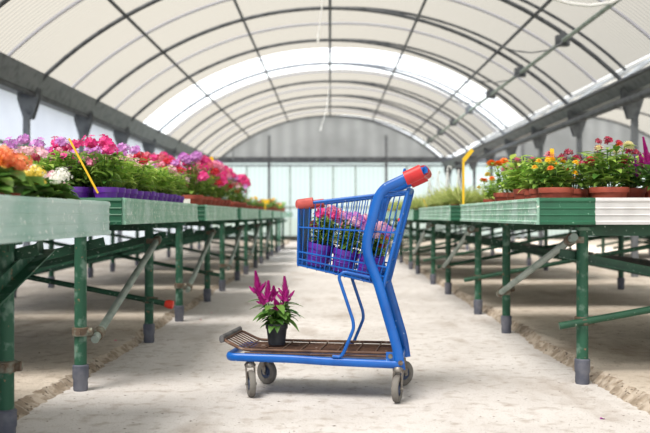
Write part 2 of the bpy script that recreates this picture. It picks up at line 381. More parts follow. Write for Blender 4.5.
def bench(side, x0, z_len, y, zt, label, legs, side_m, end_m, back_x=2.95, diag=None, beam=False, cap=None, end_split=None, detail=True, group=None, lip=.12, front_x=None, low=None):
    """side -1 left, +1 right. origin at the aisle-side near corner on the floor; +y away from the camera"""
    t = empty('plant_bench', (side*x0, y, 0)); tag(t, label, 'bench', group)
    W = back_x+.1-x0; zb = zt-lip; S = side; L = z_len; gz = (.035 if S < 0 else .05)
    ribbed_rail((0,0),(0,L), zt, zb, (-S,0), side_m, 'side_rail', t)
    ribbed_rail((S*W,0),(S*W,L), zt, zb, (S,0), M['bench_dark'], 'side_rail', t)
    if end_split:
        o = ribbed_rail((0,0),(S*end_split,0), zt, zb, (0,-1), end_m, 'end_rail', t)
        o = ribbed_rail((S*end_split,0),(S*W,0), zt, zb, (0,-1), M['bench_white'], 'end_rail', t); o['label'] = 'whitish end rail'
    else: ribbed_rail((0,0),(S*W,0), zt, zb, (0,-1), end_m, 'end_rail', t)
    ribbed_rail((0,L),(S*W,L), zt, zb, (0,1), M['bench_dark'], 'end_rail', t)
    b = MB(); sx = sorted((S*.012, S*(W-.012))); b.box((sx[0],.012,zt-.062),(sx[1],L-.012,zt-.048)); b.build('tray', M['tray_mesh'], t)
    fx = S*((front_x or (1.14 if S < 0 else 1.2))-x0); bx = S*(back_x-x0)
    for ly in legs:
        b = MB(); b.bar((fx-S*.02,ly,zb-.03),(bx,ly,zb-.03), .05, .05); b.build('cross_beam', M['leg_green'], t)
        for k, x in enumerate((fx, bx)):
            g0 = 0 if k == 0 else gz
            b = MB(); b.lathe([(.028,g0+.09),(.028,zb-.02)], 14, (x,ly,0)); b.box((x-.045,ly-.04,zb-.03),(x+.045,ly+.04,zb-.015))
            lg = sm(b.build('leg', M['leg_worn'] if k == 0 else M['leg_green'], t))
            b = MB(); b.lathe([(.031,g0),(.034,g0+.01),(.033,g0+.05),(.037,g0+.06),(.037,g0+.115),(.031,g0+.12)], 14, (x,ly,0)); sm(b.build('foot_sleeve', M['foot'], lg))
            if k == 0 and detail: coupler(lg, (x,ly,.27 if S < 0 else .30))
        # crossing braces between front and back leg
        lo, hi = (.27,.62) if S < 0 else (.30,.62)
        b = MB(); b.angle((fx+S*.0-S*.1,ly+.035,hi+.06 if S < 0 else hi),(bx,ly+.035,lo-.05), .042); b.build('brace', M['leg_green'], t)
        if low is not None and ly not in low: continue
        b = MB(); a = Vector((fx,ly-.035,lo)); c_ = Vector((bx,ly-.035,hi)); d = (c_-a).normalized()
        b.tube([a-d*.12, c_], .017, 10); br = sm(b.build('brace', M['leg_green'], t))
        if cap is not None and abs(ly-cap) < .01:
            b = MB(); e = a-d*.13; b.tube([e-d*.035, e-d*.03, e+d*.0, e+d*.02], [.012,.026,.028,.02], 12); o = sm(b.build('end_cap', M['red_cap'], br)); o['label'] = 'red plastic cap'
    for (ya, za, yb, zb_) in (diag or []):
        b = MB(); a = Vector((fx-S*.06,ya,za)); c_ = Vector((fx-S*.06,yb,zb_))
        b.tube([a, c_], .019, 12, cap=True); sm(b.build('diagonal_brace', M['galv_pale'], t))
        for e in (a, c_):
            d = (c_-a).normalized(); e2 = e + (d*.07 if e is a else -d*.07)
            b = MB(); b.tube([e2-d*.025, e2+d*.025], .027, 12); b.box((min(e2.x,e2.x+S*.06),e2.y-.02,e2.z-.015),(max(e2.x,e2.x+S*.06),e2.y+.02,e2.z+.015)); sm(b.build('coupler', M['rust'], t))
    if beam:
        b = MB(); b.bar((bx-S*.05,-.3,.36),(bx-S*.05,L+.3,.36), .03, .07); b.build('back_beam', M['beam_dark'], t)
    return t
ZT = .879
words = ['first','second','third','fourth','fifth','sixth','seventh','eighth','ninth','tenth','eleventh','twelfth','thirteenth','fourteenth','fifteenth','sixteenth']
bench(-1, .86, 2.57, .9, .852, 'nearest left bench with a pale green rail, cut by the left picture edge', [.45,2.27], M['bench_pale'], M['bench_dark'], diag=None, lip=.125, low=[.45])
for k, y in enumerate((4.08,6.78,9.5,12.2,14.9,17.6,20.3)):
    bench(-1, .94, 2.25, y, ZT, '%s bench on the left, counting from the near end' % ('green metal plant ' + words[k+1]) if k else 'second green bench on the left, holding the purple pots', [.0+.04,1.6],
          M['bench_light'], M['bench_dark'], diag=[(1.6,.66,.06,.23)] if k < 5 else None, cap=1.6 if k == 0 else None, low=[1.6], detail=k < 3)
for o in list(C.objects):
    if o.parent is None and o.get('category') == 'bench' and 'plant' in o['label']:
        k = [w for w in words if ' '+w+' ' in o['label']][0]
        o['label'] = '%s green metal bench in the left row, counted from the camera' % k
for k, y in enumerate((4.1,7.12,10.3,13.2,16.2,19.2)):
    bench(1, .95, 2.4, y, ZT if k < 2 else ZT-.01, ('nearest right bench with dark green corner and whitish end rail' if k == 0 else '%s green metal bench in the right row, counted from the camera' % words[k]), [.2,2.05],
          M['bench_light'], M['bench_dark'], diag=[(.12,.70,2.0,.27)] if k < 4 else None, low=[.2] if k == 0 else None, beam=True, end_split=.25 if k == 0 else None, detail=k < 2)
for k, y in enumerate((6.2,9.2,12.2,15.2)):
    t = bench(1, 4.45, 2.6, y, .80, '%s green bench in the neighbouring bay beyond the right row' % words[k], [.2,2.3], M['bench_light'], M['bench_dark'], back_x=6.2, front_x=4.65, beam=True, detail=False)
# long diagonal struts beside the nearest left leg
NB = [o for o in C.objects if o.get('label','').startswith('nearest left bench')][0]
for dx_, dz in ((-.26,0),(-.31,-.05)):
    b = MB(); b.angle((dx_,1.6,.42+dz),(dx_+.02,2.54,.69+dz*.7), .05); b.build('diagonal_brace', M['leg_worn' if dz == 0 else 'leg_green'], NB)

# ------------------------------------------------------------------ the shopping trolley
TH = rad(8.5)
cart = empty('shopping_cart', (-.460,3.985,0), -TH); cart.scale = (.98,1,1); tag(cart, 'small blue shopping cart with red handle grip standing on the concrete path', 'shopping cart')
W = .39
blue = M['blue']
# base frame: flat U
b = MB()
pts = fillet([(.80,.01,.158),(.45,.01,.165),(.30,.01,.172),(.0,.01,.174),(0,W-.01,.174),(.3,W-.01,.172),(.45,W-.01,.165),(.80,W-.01,.158)], .05, 5)
b.tube(pts, .018, 12, .011, side=(0,0,1))
sm(b.build('base_frame', blue, cart))
b = MB(); b.bar((.77,.01,.165),(.77,W-.01,.165), .03, .03); b.build('rear_crossbar', blue, cart)
# uprights
up = [(.786,0,.135),(.772,0,.225),(.690,0,.500),(.640,0,.628),(.636,0,.690),(.686,0,.878),(.716,0,.918),(.815,0,.962),(.872,0,.986)]
for v in (.012, W-.012):
    b = MB(); P = fillet([(u,v,w) for u, _, w in up], .03, 4); b.tube(P, .022, 14, .012, side=(1,0,0)); u_ = sm(b.build('upright', blue, cart))
    sgn = -1 if v < .1 else 1
    for (u, w) in ((.787,.168),):
        b = MB(); b.lathe([(.011,0),(.011,.006),(.006,.008)] if sgn > 0 else [(.006,-.008),(.011,-.006),(.011,0)], 10, (u,v+sgn*.012,w), 'y'); sm(b.build('bolt', M['caster'], u_))
    b = MB(); b.box((.722,min(v,v+sgn*.004),.172),(.775,max(v,v+sgn*.008),.212)); br = b.build('bracket', blue, cart)
    b = MB(); b.lathe([(.010,-.014),(.010,.014)], 10, (.742,v,.195), 'y'); sm(b.build('bolt', M['rust'], br))
# handle bar and grip
b = MB(); b.tube(fillet([(.85,.012,.978),(.884,.012,.992),(.884,W-.012,.992),(.85,W-.012,.978)], .02, 4), .017, 12); sm(b.build('handle_bar', blue, cart))
b = MB()
for v in (.012, W-.012): b.tube([(.806,v,.958),(.83,v,.968),(.866,v,.984),(.880,v,.990)], .031, 14, .022, side=(0,0,1))
b.tube([(.886,.02,.993),(.886,W-.02,.993)], .023, 14)
g = sm(b.build('handle_grip', M['cart_red'], cart)); g['label'] = 'red plastic handle grip'
b = MB(); b.tube([(.888,-.004,1.006),(.897,-.004,.998),(.898,-.004,.982)], .009, 8); sm(b.build('grip_end', blue, cart))
b = MB(); b.tube(fillet([(.795,.05,.955),(.80,.05,1.0),(.80,.08,1.0),(.795,.08,.955)], .01), .006, 8); sm(b.build('chain_loop', blue, cart))
# under-basket support loops
for v in (.005, W-.005):
    lp = [(.65,v,.533),(.535,v,.556),(.512,v,.535),(.577,v,.345),(.580,v,.312),(.535,v,.205),(.520,v,.186),(.485,v,.188)]
    if v > .1: lp = [(u, v, w) for u, v, w in lp]
    b = MB(); b.tube(fillet(lp, .03, 4), .0075, 10); sm(b.build('support_loop', blue, cart))
# basket
bv0, bv1 = .03, W-.05
FB, FT, RB, RT = (.324,.583), (.328,.850), (.706,.498), (.812,.903)
def lerp(a, b_, t): return (a[0]+(b_[0]-a[0])*t, a[1]+(b_[1]-a[1])*t)
b = MB()
b.tube(fillet([(RT[0],bv0,RT[1]),(FT[0],bv0,FT[1]),(FT[0],bv1,FT[1]),(RT[0],bv1,RT[1])], .02, 4), .0075, 10)
b.tube([(RT[0],bv0,RT[1]),(RT[0],bv1,RT[1])], .0075, 10)
basket = sm(b.build('basket', blue, cart))
for v in (bv0, bv1):
    b = MB(); n = 19
    for k in range(n+1):
        t = k/n; B_ = lerp(FB, RB, t); T_ = lerp(FT, RT, t)
        if k == 0 : pass
        b.tube([(B_[0],v,B_[1]),(T_[0],v,T_[1])], .0024 if 0 < k < n else .005, 6)
    for t in (.0,.10,.22,.62): 
        A = lerp(FB, FT, t); D = lerp(RB, RT, {0:.0,.10:.09,.22:.19,.62:.56}[t]); b.tube([(A[0],v,A[1]),(D[0],v,D[1])], .0038, 6)
    sm(b.build('side_grid', blue, basket))
b = MB()
for k in range(11):
    v = bv0+(bv1-bv0)*k/10; b.tube([(FB[0],v,FB[1]),(RB[0],v,RB[1])], .0024, 6)
for k in range(10):
    p = lerp(FB, RB, k/9); b.tube([(p[0],bv0,p[1]-.004),(p[0],bv1,p[1]-.004)], .003, 6)
sm(b.build('floor_grid', blue, basket))
b = MB()
for k in range(12):
    v = bv0+(bv1-bv0)*k/11; b.tube([(FB[0],v,FB[1]),(FT[0],v,FT[1])], .0028, 6)
b.box((.323,bv0+.03,.60),(.329,bv1-.0,.842))
for t in (0,.1,.22,.62): A = lerp(FB, FT, t); b.tube([(A[0],bv0,A[1]),(A[0],bv1,A[1])], .0038, 6)
sm(b.build('front_panel', blue, basket))
b = MB(); rg = lambda t, v, o=0: (RB[0]+(RT[0]-RB[0])*t+o, v, RB[1]+(RT[1]-RB[1])*t)
b.tube(fillet([rg(-.02,bv0,.004),rg(1.03,bv0,.004),rg(1.03,bv1,.004),rg(-.02,bv1,.004)], .03, 4), .009, 10)
for k in range(1, 10):
    v = bv0+(bv1-bv0)*k/10; b.tube([rg(0,v),rg(1,v)], .0026, 6)
for t in (0,.25,.55): b.tube([rg(t,bv0),rg(t,bv1)], .0035, 6)
for v in (bv0+.03, bv1-.05): b.bar(rg(0,v,-.004), rg(.97,v,-.004), .026, .004, up=(1,0,-.3))
sm(b.build('rear_gate', blue, basket))
b = MB(); b.lathe([(.008,-.006),(.008,.006)], 8, rg(.70,bv0-.002,.0), 'y'); o = sm(b.build('gate_clip', M['cart_red'], basket)); o['label'] = 'red gate clip'
b = MB()
b.tube([(FT[0]-.003,bv0-.0,FT[1]),(FT[0]+.066,bv0,FT[1]+.009)], .021, 12, .014, side=(0,0,1))
b.tube([(FT[0]-.002,bv0-.004,FT[1]),(FT[0]-.002,bv1+.004,FT[1])], .021, 12, .013, side=(0,0,1))
b.tube([(FT[0]-.003,bv1,FT[1]),(FT[0]+.066,bv1,FT[1]+.009)], .021, 12, .014, side=(0,0,1))
o = sm(b.build('front_bumper', M['cart_red_faded'], basket)); o['label'] = 'faded red bumper sleeve'
# lower wire tray
b = MB(); w0 = .204; n_ = .03; f_ = W-.03
b.tube(fillet([(.755,n_,w0),(.07,n_,w0),(-.02,n_,.246),(-.02,f_,.246),(.07,f_,w0),(.755,f_,w0)], .03, 4), .0065, 10)
b.tube([(.755,n_,w0),(.755,f_,w0)], .0065, 10); b.tube([(.08,n_,w0-.014),(.755,n_,w0-.014)], .005, 8); b.tube([(.08,f_,w0-.014),(.755,f_,w0-.014)], .005, 8)
tray = sm(b.build('wire_tray', M['tray_rust'], cart))
b = MB()
for k in range(9):
    u = .07+.685*k/8; b.tube([(u,n_,w0-.002),(u,f_,w0-.002)], .0032, 6)
for k in range(1, 8):
    v = n_+(f_-n_)*k/8; b.tube(fillet([(.755,v,w0-.008),(.075,v,w0-.008),(-.018,v,.242)], .02, 3), .0032, 6)
sm(b.build('tray_wires', M['tray_rust'], tray))
b = MB(); b.tube([(-.028,n_-.004,.250),(-.028,f_+.004,.250)], .018, 10, .011, side=(0,0,1)); o = sm(b.build('tray_bumper', M['tray_grey'], tray)); o['label'] = 'grey rubber front bumper'
b = MB(); b.box((.06,.03,.166),(.74,W-.03,.170)); b.build('shelf_panel', M['deck_panel'], cart)
# casters
def caster(u, v, yaw):
    b = MB(); Rz = Matrix.Rotation(yaw, 4, 'Z')
    c = MB(); c.lathe([(.020,.128),(.026,.132),(.026,.140),(.018,.150)], 14)
    for s in (-1,1):
        c.extrude([(-.022,.134),(.022,.134),(.036,.075),(.034,.048),(.020,.048),(.0,.10)], s*.019-.0015, s*.019+.0015, 1)
    c.box((-.022,-.0205,.128),(.022,.0205,.134))
    c.lathe([(.006,-.026),(.006,.026)], 10, (.027,0,.058), 'y')
    f = sm(c.build('caster', M['caster'], cart)); f.location = (u,v,0); f.rotation_euler = (0,0,yaw)
    c = MB(); c.lathe([(.030,-.010),(.040,-.0135),(.054,-.0135),(.058,-.008),(.059,0),(.058,.008),(.054,.0135),(.040,.0135),(.030,.010)], 28, (.027,0,.059), 'y', cap=False)
    sm(c.build('tyre', M['tyre'], f))
    c = MB(); c.lathe([(.008,-.013),(.016,-.013),(.020,-.006),(.034,-.006),(.036,-.011),(.041,-.0115),(.041,.0115),(.036,.011),(.034,.006),(.020,.006),(.016,.013),(.008,.013)], 24, (.027,0,.059), 'y')
    sm(c.build('wheel', M['hub'], f))
caster(.103,.035, rad(-66)); caster(.095,W-.06, rad(-32)); caster(.777,.012, rad(-98)); caster(.755,W-.03, rad(48))

# ------------------------------------------------------------------ plants
def leaf(b, base, d, up, L, Wd, droop=.5, fold=.25, n=4):
    """one folded, drooping leaf: base point, outward direction"""
    d = Vector(d).normalized(); up = Vector(up); side = d.cross(up).normalized(); p = Vector(base); vs = []; fs = []
    prof = {4:[.12,.85,1.0,.62,.04],3:[.2,1.0,.75,.04],5:[.1,.7,1,.9,.5,.04]}[n]
    nrm = side.cross(d)
    for i in range(n+1):
        w = prof[i]*Wd/2
        vs += [p-side*w+nrm*w*fold, p, p+side*w+nrm*w*fold]
        ang = -droop/n; Rm = Matrix.Rotation(ang, 3, side); d = Rm @ d; nrm = side.cross(d); p = p+d*(L/n)
    for i in range(n):
        k = i*3; fs += [(k,k+1,k+4,k+3),(k+1,k+2,k+5,k+4)]
    b.add(vs, fs)
def foliage(rnd, Rr, H, n, L, Wd, stems=7, z0=0, lean=.5):
    b = MB()
    tops = []
    for s in range(stems):
        a = 2*PI*s/stems+rnd.uniform(-.3,.3); rr = Rr*rnd.uniform(.25,.75); h = H*rnd.uniform(.75,1)*(1-.25*(rr/Rr))
        top = Vector((math.cos(a)*rr, math.sin(a)*rr, h)); tops.append(top)
        b.tube([(math.cos(a)*rr*.15,math.sin(a)*rr*.15,z0), (top.x*.6,top.y*.6,h*.5), tuple(top)], .0025, 5)
        m = max(4, n//stems)
        for k in range(m):
            t = .18+.82*(k+.5)/m; q = Vector((top.x*(.3+.7*t), top.y*(.3+.7*t), h*t)); la = a+k*2.4+rnd.uniform(-.5,.5)
            d = Vector((math.cos(la), math.sin(la), rnd.uniform(.1,.8))); sc = rnd.uniform(.7,1.1)*(1.1-.35*t)
            leaf(b, q, d, (0,0,1), L*sc, Wd*sc, rnd.uniform(.3,1.1))
    return b, tops
def floret5(b, c, nrm, r, rnd, cup=.15):
    nrm = Vector(nrm).normalized(); a = nrm.cross(Vector((.3,.9,.2))).normalized(); d = nrm.cross(a); c = Vector(c); o = rnd.uniform(0,6)
    vs = [c-nrm*r*cup]; fs = []
    for k in range(5):
        for j, (da, rr) in enumerate(((-.5,.72),(-.28,1),(.28,1),(.5,.72))):
            an = o+2*PI*k/5+da; vs.append(c+(a*math.cos(an)+d*math.sin(an))*r*rr+nrm*r*cup*(.4 if j in (0,3) else .8))
    for k in range(5):
        i = 1+k*4; fs += [(0,i,i+1,i+2,i+3)]
    b.add(vs, fs)
def head_cluster(rnd, r, n=14, fr=.014):
    """ball-like cluster of five-petalled florets, origin at its base"""
    b = MB()
    for k in range(n):
        z = 1-1.15*(k+.5)/n; a = k*2.4; s = math.sqrt(max(0,1-z*z)); nrm = Vector((s*math.cos(a), s*math.sin(a), z))
        floret5(b, nrm*r*rnd.uniform(.7,1.2)+Vector((0,0,r*.5)), nrm+Vector((rnd.uniform(-.2,.2),rnd.uniform(-.2,.2),0)), fr, rnd)
    b.lathe([(.1*r,0),(.55*r,r*.2),(.6*r,r*.6),(.1*r,r)], 8); return b
def head_zinnia(rnd, r):
    b = MB()
    for ring, (n, rr, z, tilt) in enumerate(((14,1.0,0,.12),(12,.82,.15,.35),(9,.6,.28,.65),(6,.38,.36,1.0))):
        for k in range(n):
            a = 2*PI*(k+.5*ring)/n+rnd.uniform(-.08,.08); d = Vector((math.cos(a),math.sin(a),tilt))
            leaf(b, (0,0,z*r+.1*r), d, (0,0,1), r*rr, r*.42, .35, -.15, 3)
    b.lathe([(.05*r,0),(.3*r,.08*r),(.26*r,.4*r),(.05*r,.5*r)], 8); return b
def head_spike(rnd, h, r):
    b = MB()
    b.tube([(0,0,0),(0,0,h*.5),(0,0,h)], [r*.32,r*.28,r*.06], 6)
    n = 80
    for k in range(n):
        t = k/n; a = k*2.4; rr = r*(1-.85*t**1.3)*.7; z = h*t
        d = Vector((math.cos(a),math.sin(a),.9)); leaf(b, (math.cos(a)*rr*.3,math.sin(a)*rr*.3,z), d, (0,0,1), rr*1.15+.002, .0085, -.5, .3, 3)
    for k in range(5):
        a = k*1.3+rnd.uniform(0,.5); q = Vector((math.cos(a)*r*.4,math.sin(a)*r*.4,h*rnd.uniform(.05,.3))); d = Vector((math.cos(a),math.sin(a),1.1)).normalized(); hh = h*.34
        b.tube([q, q+d*hh*.6, q+d*hh], [r*.2,r*.16,.001], 5)
        for j in range(20):
            t = j/20; aa = j*2.4; e = Vector((math.cos(aa),math.sin(aa),.6)); leaf(b, q+d*hh*t, e+d, (0,0,1), r*.4*(1-.6*t), .008, -.3, .3, 3)
    return b
def head_petunia(rnd, r):
    b = MB(); n = 20
    prof = [(.08,-.7),(.16,-.25),(.45,0),(1,.12)]
    vs = []; fs = []
    for i, (q, z) in enumerate(prof):
        for k in range(n):
            a = 2*PI*k/n; w = 1 if i < 3 else 1-.12*abs(math.sin(2.5*a)); vs.append((r*q*w*math.cos(a), r*q*w*math.sin(a), r*(z+(.06*math.sin(5*a) if i == 3 else 0))))
    for i in range(3):
        for k in range(n): fs.append((i*n+k,i*n+(k+1)%n,(i+1)*n+(k+1)%n,(i+1)*n+k))
    b.add(vs, fs); return b
HEADS = {}
def headmesh(kind, variant):
    key = (kind, variant)
    if key in HEADS: return HEADS[key]
    rnd = random.Random(str(key))
    b = {'phlox': lambda: head_cluster(rnd, .027, 12, .0135), 'geranium': lambda: head_cluster(rnd, .036, 22, .017), 'kalanchoe': lambda: head_cluster(rnd, .036, 46, .0085),
         'zinnia': lambda: head_zinnia(rnd, .030), 'marigold': lambda: head_zinnia(rnd, .019), 'spike': lambda: head_spike(rnd, .085, .017), 'petunia': lambda: head_petunia(rnd, .028), 'small': lambda: head_cluster(rnd, .014, 6, .010)}[kind]()
    me = bpy.data.meshes.new('flower_head'); me.from_pydata(b.v, [], b.f); me.update(); HEADS[key] = me; return me
def pot_mesh(r, h, m, rim=True):
    b = MB()
    b.lathe([(r*.74,0),(r*.76,.003),(r*.90,h*.72),(r*.90,h*.74),(r*.985,h*.75),(r,h*.97),(r*.99,h),(r*.93,h),(r*.92,h*.9),(r*.60,h*.9),(.002,h*.9)], 24)
    if m is M['purple'] or m is M['terracotta']:
        for t in (.2,.42): b.lathe([(r*(.76+.19*t)+.000,h*t-.003),(r*(.76+.19*t)+.0025,h*t),(r*(.76+.19*t),h*t+.003)], 24, cap=False)
    return b
def make_plant(seed, name, label, cat, potm, r, h, fol, heads, leafm='leaf', stake=None, group=None):
    """fol=(spread,height,leaves,leaf length,leaf width,stems); heads=[(kind,colour,count,scale)]"""
    rnd = random.Random(seed)
    t = empty(name, (0,0,0)); tag(t, label, cat, group)
    sm(pot_mesh(r, h, potm).build('pot', potm, t), 50)
    b = MB(); b.lathe([(.001,h*.9),(r*.5,h*.905),(r*.91,h*.9)], 18, cap=False); b.build('soil', M['soil'], t)
    b, tops = foliage(rnd, fol[0], fol[1], fol[2], fol[3], fol[4], fol[5]); fo = b.build('foliage', M[leafm], t, smooth=True); fo.location = (0,0,h*.88)
    i = 0; tot = sum(h_[2] for h_ in heads)
    rnd.shuffle(tops)
    for kind, colr, cnt, sc in heads:
        for k in range(cnt):
            tp = tops[i % len(tops)]; q = Vector((tp.x*rnd.uniform(.8,1.25), tp.y*rnd.uniform(.8,1.25), tp.z*rnd.uniform(.92,1.1)+.008)) if i < min(len(tops), max(3, tot*.55)) else Vector((math.cos(i*2.4)*fol[0]*rnd.uniform(.4,1.0), math.sin(i*2.4)*fol[0]*rnd.uniform(.4,1.0), fol[1]*rnd.uniform(.4,.95)))
            me = headmesh(kind, k % 3)
            key = (kind, k % 3, colr)
            if key not in HEADS:
                mm = me.copy(); mm.materials.clear(); mm.materials.append(FL[colr])
                if kind != 'petunia':
                    for p in mm.polygons: p.use_smooth = False
                HEADS[key] = mm
            o = bpy.data.objects.new('flower_spike' if kind == 'spike' else 'flower_head', HEADS[key]); C.objects.link(o); o.parent = t
            o.location = (q.x, q.y, h*.88+q.z); s = sc*rnd.uniform(.85,1.15); o.scale = (s,s,s)
            hv = Vector((q.x,q.y,0))*(6 if kind in ('petunia','zinnia','marigold') else 2); o.rotation_euler = (-hv.y*.8+rnd.uniform(-.25,.25), hv.x*.8+rnd.uniform(-.25,.25), rnd.uniform(0,6))
            if kind == 'petunia': o.rotation_euler = (rad(rnd.uniform(30,80)), 0, rnd.uniform(-1.2,1.2))
            # stalk down into the foliage
            i += 1
    return t
def dup(t, loc, rz=0, scale=1, label=None, group=None, rx=None):
    r = t.copy(); C.objects.link(r); r.location = loc; r.rotation_euler = (0,0,rz) if rx is None else (rx[0],rx[1],rz); r.scale = (scale,)*3
    if label: r['label'] = label
    if group: r['group'] = group
    for ch in kids(t):
        c = ch.copy(); C.objects.link(c); c.parent = r
        for g in kids(ch):
            d = g.copy(); C.objects.link(d); d.parent = c
    return r
used = set()
def place(proto, loc, rz, scale, label, group=None, tilt=None):
    if proto.name not in used:
        kids(proto)
        used.add(proto.name); proto.location = loc; proto.rotation_euler = (0,0,rz) if tilt is None else (tilt[0],tilt[1],rz); proto.scale = (scale,)*3
        proto['label'] = label
        if group: proto['group'] = group
        return proto
    c = dup(proto, loc, rz, scale, label, group, tilt); KIDS.pop(c.name, None); return c

CR = (math.cos(TH), -math.sin(TH)); 
def cw(u, v, w): u *= .98; return (-.460+u*math.cos(TH)+v*math.sin(TH), 3.985-u*math.sin(TH)+v*math.cos(TH), w)
# celosia on the lower tray
cel = empty('potted_celosia', cw(.190,.205,.2075)); tag(cel, 'magenta celosia in a black pot standing on the cart lower tray', 'potted plant')
sm(pot_mesh(.052,.096,M['black_pot']).build('pot', M['black_pot'], cel), 50)
b = MB(); b.lathe([(.001,.09),(.049,.09)], 18, cap=False); b.build('soil', M['soil'], cel)
rnd = random.Random(5); b = MB()
for s in range(9):
    a = 2*PI*s/9+rnd.uniform(-.2,.2); rr = rnd.uniform(.02,.06); h = rnd.uniform(.05,.12)
    top = Vector((math.cos(a)*rr, math.sin(a)*rr, .09+h)); b.tube([(0,0,.09),(top.x*.5,top.y*.5,.09+h*.5),tuple(top)], .0028, 5)
    for k in range(9):
        t = .15+.85*k/9; la = a+k*2.4; q = Vector((top.x*t, top.y*t, .09+h*t)); d = Vector((math.cos(la),math.sin(la),rnd.uniform(.0,.5)))
        leaf(b, q, d, (0,0,1), .088*rnd.uniform(.7,1.15), .040*rnd.uniform(.8,1.1), rnd.uniform(.3,1.1), .2, 5)
for a, z, dd in ((.1,.10,-.2),(3.3,.15,.1),(PI-.3,.12,.0),(-.4,.08,-.6),(.5,.13,0),(3.8,.10,-.2),(-1.2,.10,-.1),(4.4,.13,.0)):
    d = Vector((math.cos(a),math.sin(a),.15+dd)); leaf(b, (math.cos(a)*.035,math.sin(a)*.035,.05+z), d, (0,0,1), .105, .042, .5, .2, 5)
b.build('foliage', M['leaf_dark'], cel, smooth=True)
for k, (x, z, h, y, ln) in enumerate(((-.080,.222,1.25,0,-.16),(-.042,.196,1.05,-.03,.10),(.042,.198,1.25,-.01,.14),(-.055,.185,.7,-.03,.5),(.012,.165,.6,-.045,.5),(-.015,.21,.6,.03,-.1),(.03,.18,.7,.03,.3))):
    b = head_spike(random.Random(k), .092*h, .040 if h > 1 else .028); o = b.build('flower_spike', FL['magenta'], cel); o.location = (x,y,z); o.rotation_euler = (0,ln,k)
    b = MB(); b.tube([(x*.3,y*.3,.09),(x,y,z+.01)], .003, 5); b.build('flower_stem', M['stem'], cel)

# six purple pots in the basket
def bfloor(u): return .583-.2225*(u-.324)+.005
cart_plants = [(.392,.095,[('phlox','hot_pink',5,.95),('phlox','pink',1,1)],'hot pink'),(.508,.095,[('phlox','pale_pink',2,.9),('phlox','lilac',4,1.05)],'lilac'),(.622,.095,[('phlox','pale_pink',3,1.2),('phlox','lilac',2,1.2),('zinnia','orange_red',1,.7)],'pale lilac'),
               (.392,.235,[('phlox','rose',3,.9),('phlox','pink',1,.9)],'rose pink'),(.508,.235,[('zinnia','rose',3,.9),('phlox','pink',2,.9)],'rosy'),(.622,.235,[('zinnia','orange_red',3,.9),('phlox','lilac',1,.9)],'orange red')]
for k, (u, v, hd, nm) in enumerate(cart_plants):
    p = make_plant(100+k, 'potted_flower', 'x', 'potted plant', M['purple'], .053, .098, (.070,.16-(.03 if u > .6 else 0),120,.060,.030,10), hd, 'leaf')
    p['label'] = '%s flowers in purple pot in the cart basket, %s' % (nm, ('near front','near middle','near rear','far front','far middle','far rear')[k])
    p['group'] = 'purple pots in the cart basket'; p.location = cw(u,v,bfloor(u)+.006); 
    p.rotation_euler = (Matrix.Rotation(-TH,3,'Z') @ Matrix.Rotation(rad(12.5),3,'Y')).to_euler()
    used.add(p.name)

# ---- left bench with purple pots
SURF = ZT-.048+.001
protos = []
for k, hd in enumerate(([('phlox','hot_pink',3,1.25),('phlox','pink',1,1.1)],[('phlox','lilac',2,1.15),('small','pale_pink',2,1)],[('phlox','red',2,1.0),('small','lilac',2,1.2)],[('phlox','pale_pink',1,1.0),('small','pink',2,1)],[('petunia','hot_pink',2,.8),('small','lilac',3,1.2)],[('small','pale_pink',2,1)])):
    p = make_plant(200+k, 'potted_phlox', 'x', 'potted plant', M['purple'], .062, .105, (.105,.215,95,.095,.036,10), hd, 'leaf_bright' if k in (1,3,5) else 'leaf'); protos.append(p)
coln = ['hot pink','lilac','red','pale pink','magenta','mostly green']
seq0 = [0,1,5,1,2,3,5,3,3,2,3,1,2,3]
row_seq = [seq0,[4,0,1,5,3,1,2,3,5,1,3,2,5,3],[3,1,0,4,1,2,3,1,5,3,2,1,3,5],[1,5,3,1,4,3,2,1,3,5,1,3,1,2]]
for r_, (dx, ddx) in enumerate(((.11,.0),(.255,.03),(.40,-.02),(.55,.04))):
    for k in range(14):
        pr = row_seq[r_][k]; x = -(.94+dx); y = 4.08+.13+k*.148+ddx
        if y > 6.25: continue
        jx = R.uniform(-.006,.006)
        lab = '%s phlox, purple pot, %s from near end, %s row from aisle' % (coln[pr], words[k], words[r_])
        place(protos[pr], (x+jx,y,SURF), R.uniform(0,6.28), R.uniform(.92,1.0) if r_ == 0 else R.uniform(.95,1.08), lab, 'purple pots on the second left bench')
# ---- nearest left bench: kalanchoes and petunias
S1 = .852-.048+.001
def kal(seed, col, nm): return make_plant(seed, 'potted_kalanchoe', 'x', 'potted plant', M['terracotta'], .055, .055, (.085,.09,40,.105,.085,8), [('kalanchoe',col,5,.78)], 'leaf_broad')
ks = {c: kal(300+i, c, c) for i, c in enumerate(('salmon','orange','lemon','white','pale_pink','rose'))}
for c, x, y, s, lab in (('salmon',-.955,2.60,1.08,'salmon orange kalanchoe at the left picture edge on the nearest bench'),('orange',-.97,2.46,1,'orange kalanchoe just beyond the left picture edge'),
        ('lemon',-.96,2.84,.95,'yellow kalanchoe between the orange and the white ones'),('white',-.965,3.04,.95,'white kalanchoe beside the yellow one on the nearest left bench'),
        ('pale_pink',-.975,3.22,.85,'pale pink kalanchoe at the aisle corner of the nearest left bench'),('rose',-1.10,2.98,.8,'small rose kalanchoe behind the yellow and white ones'),('white',-1.10,2.78,.8,'small white kalanchoe behind the yellow one')):
    place(ks[c], (x,y,S1), R.uniform(0,6), s, lab, 'kalanchoes on the nearest left bench')
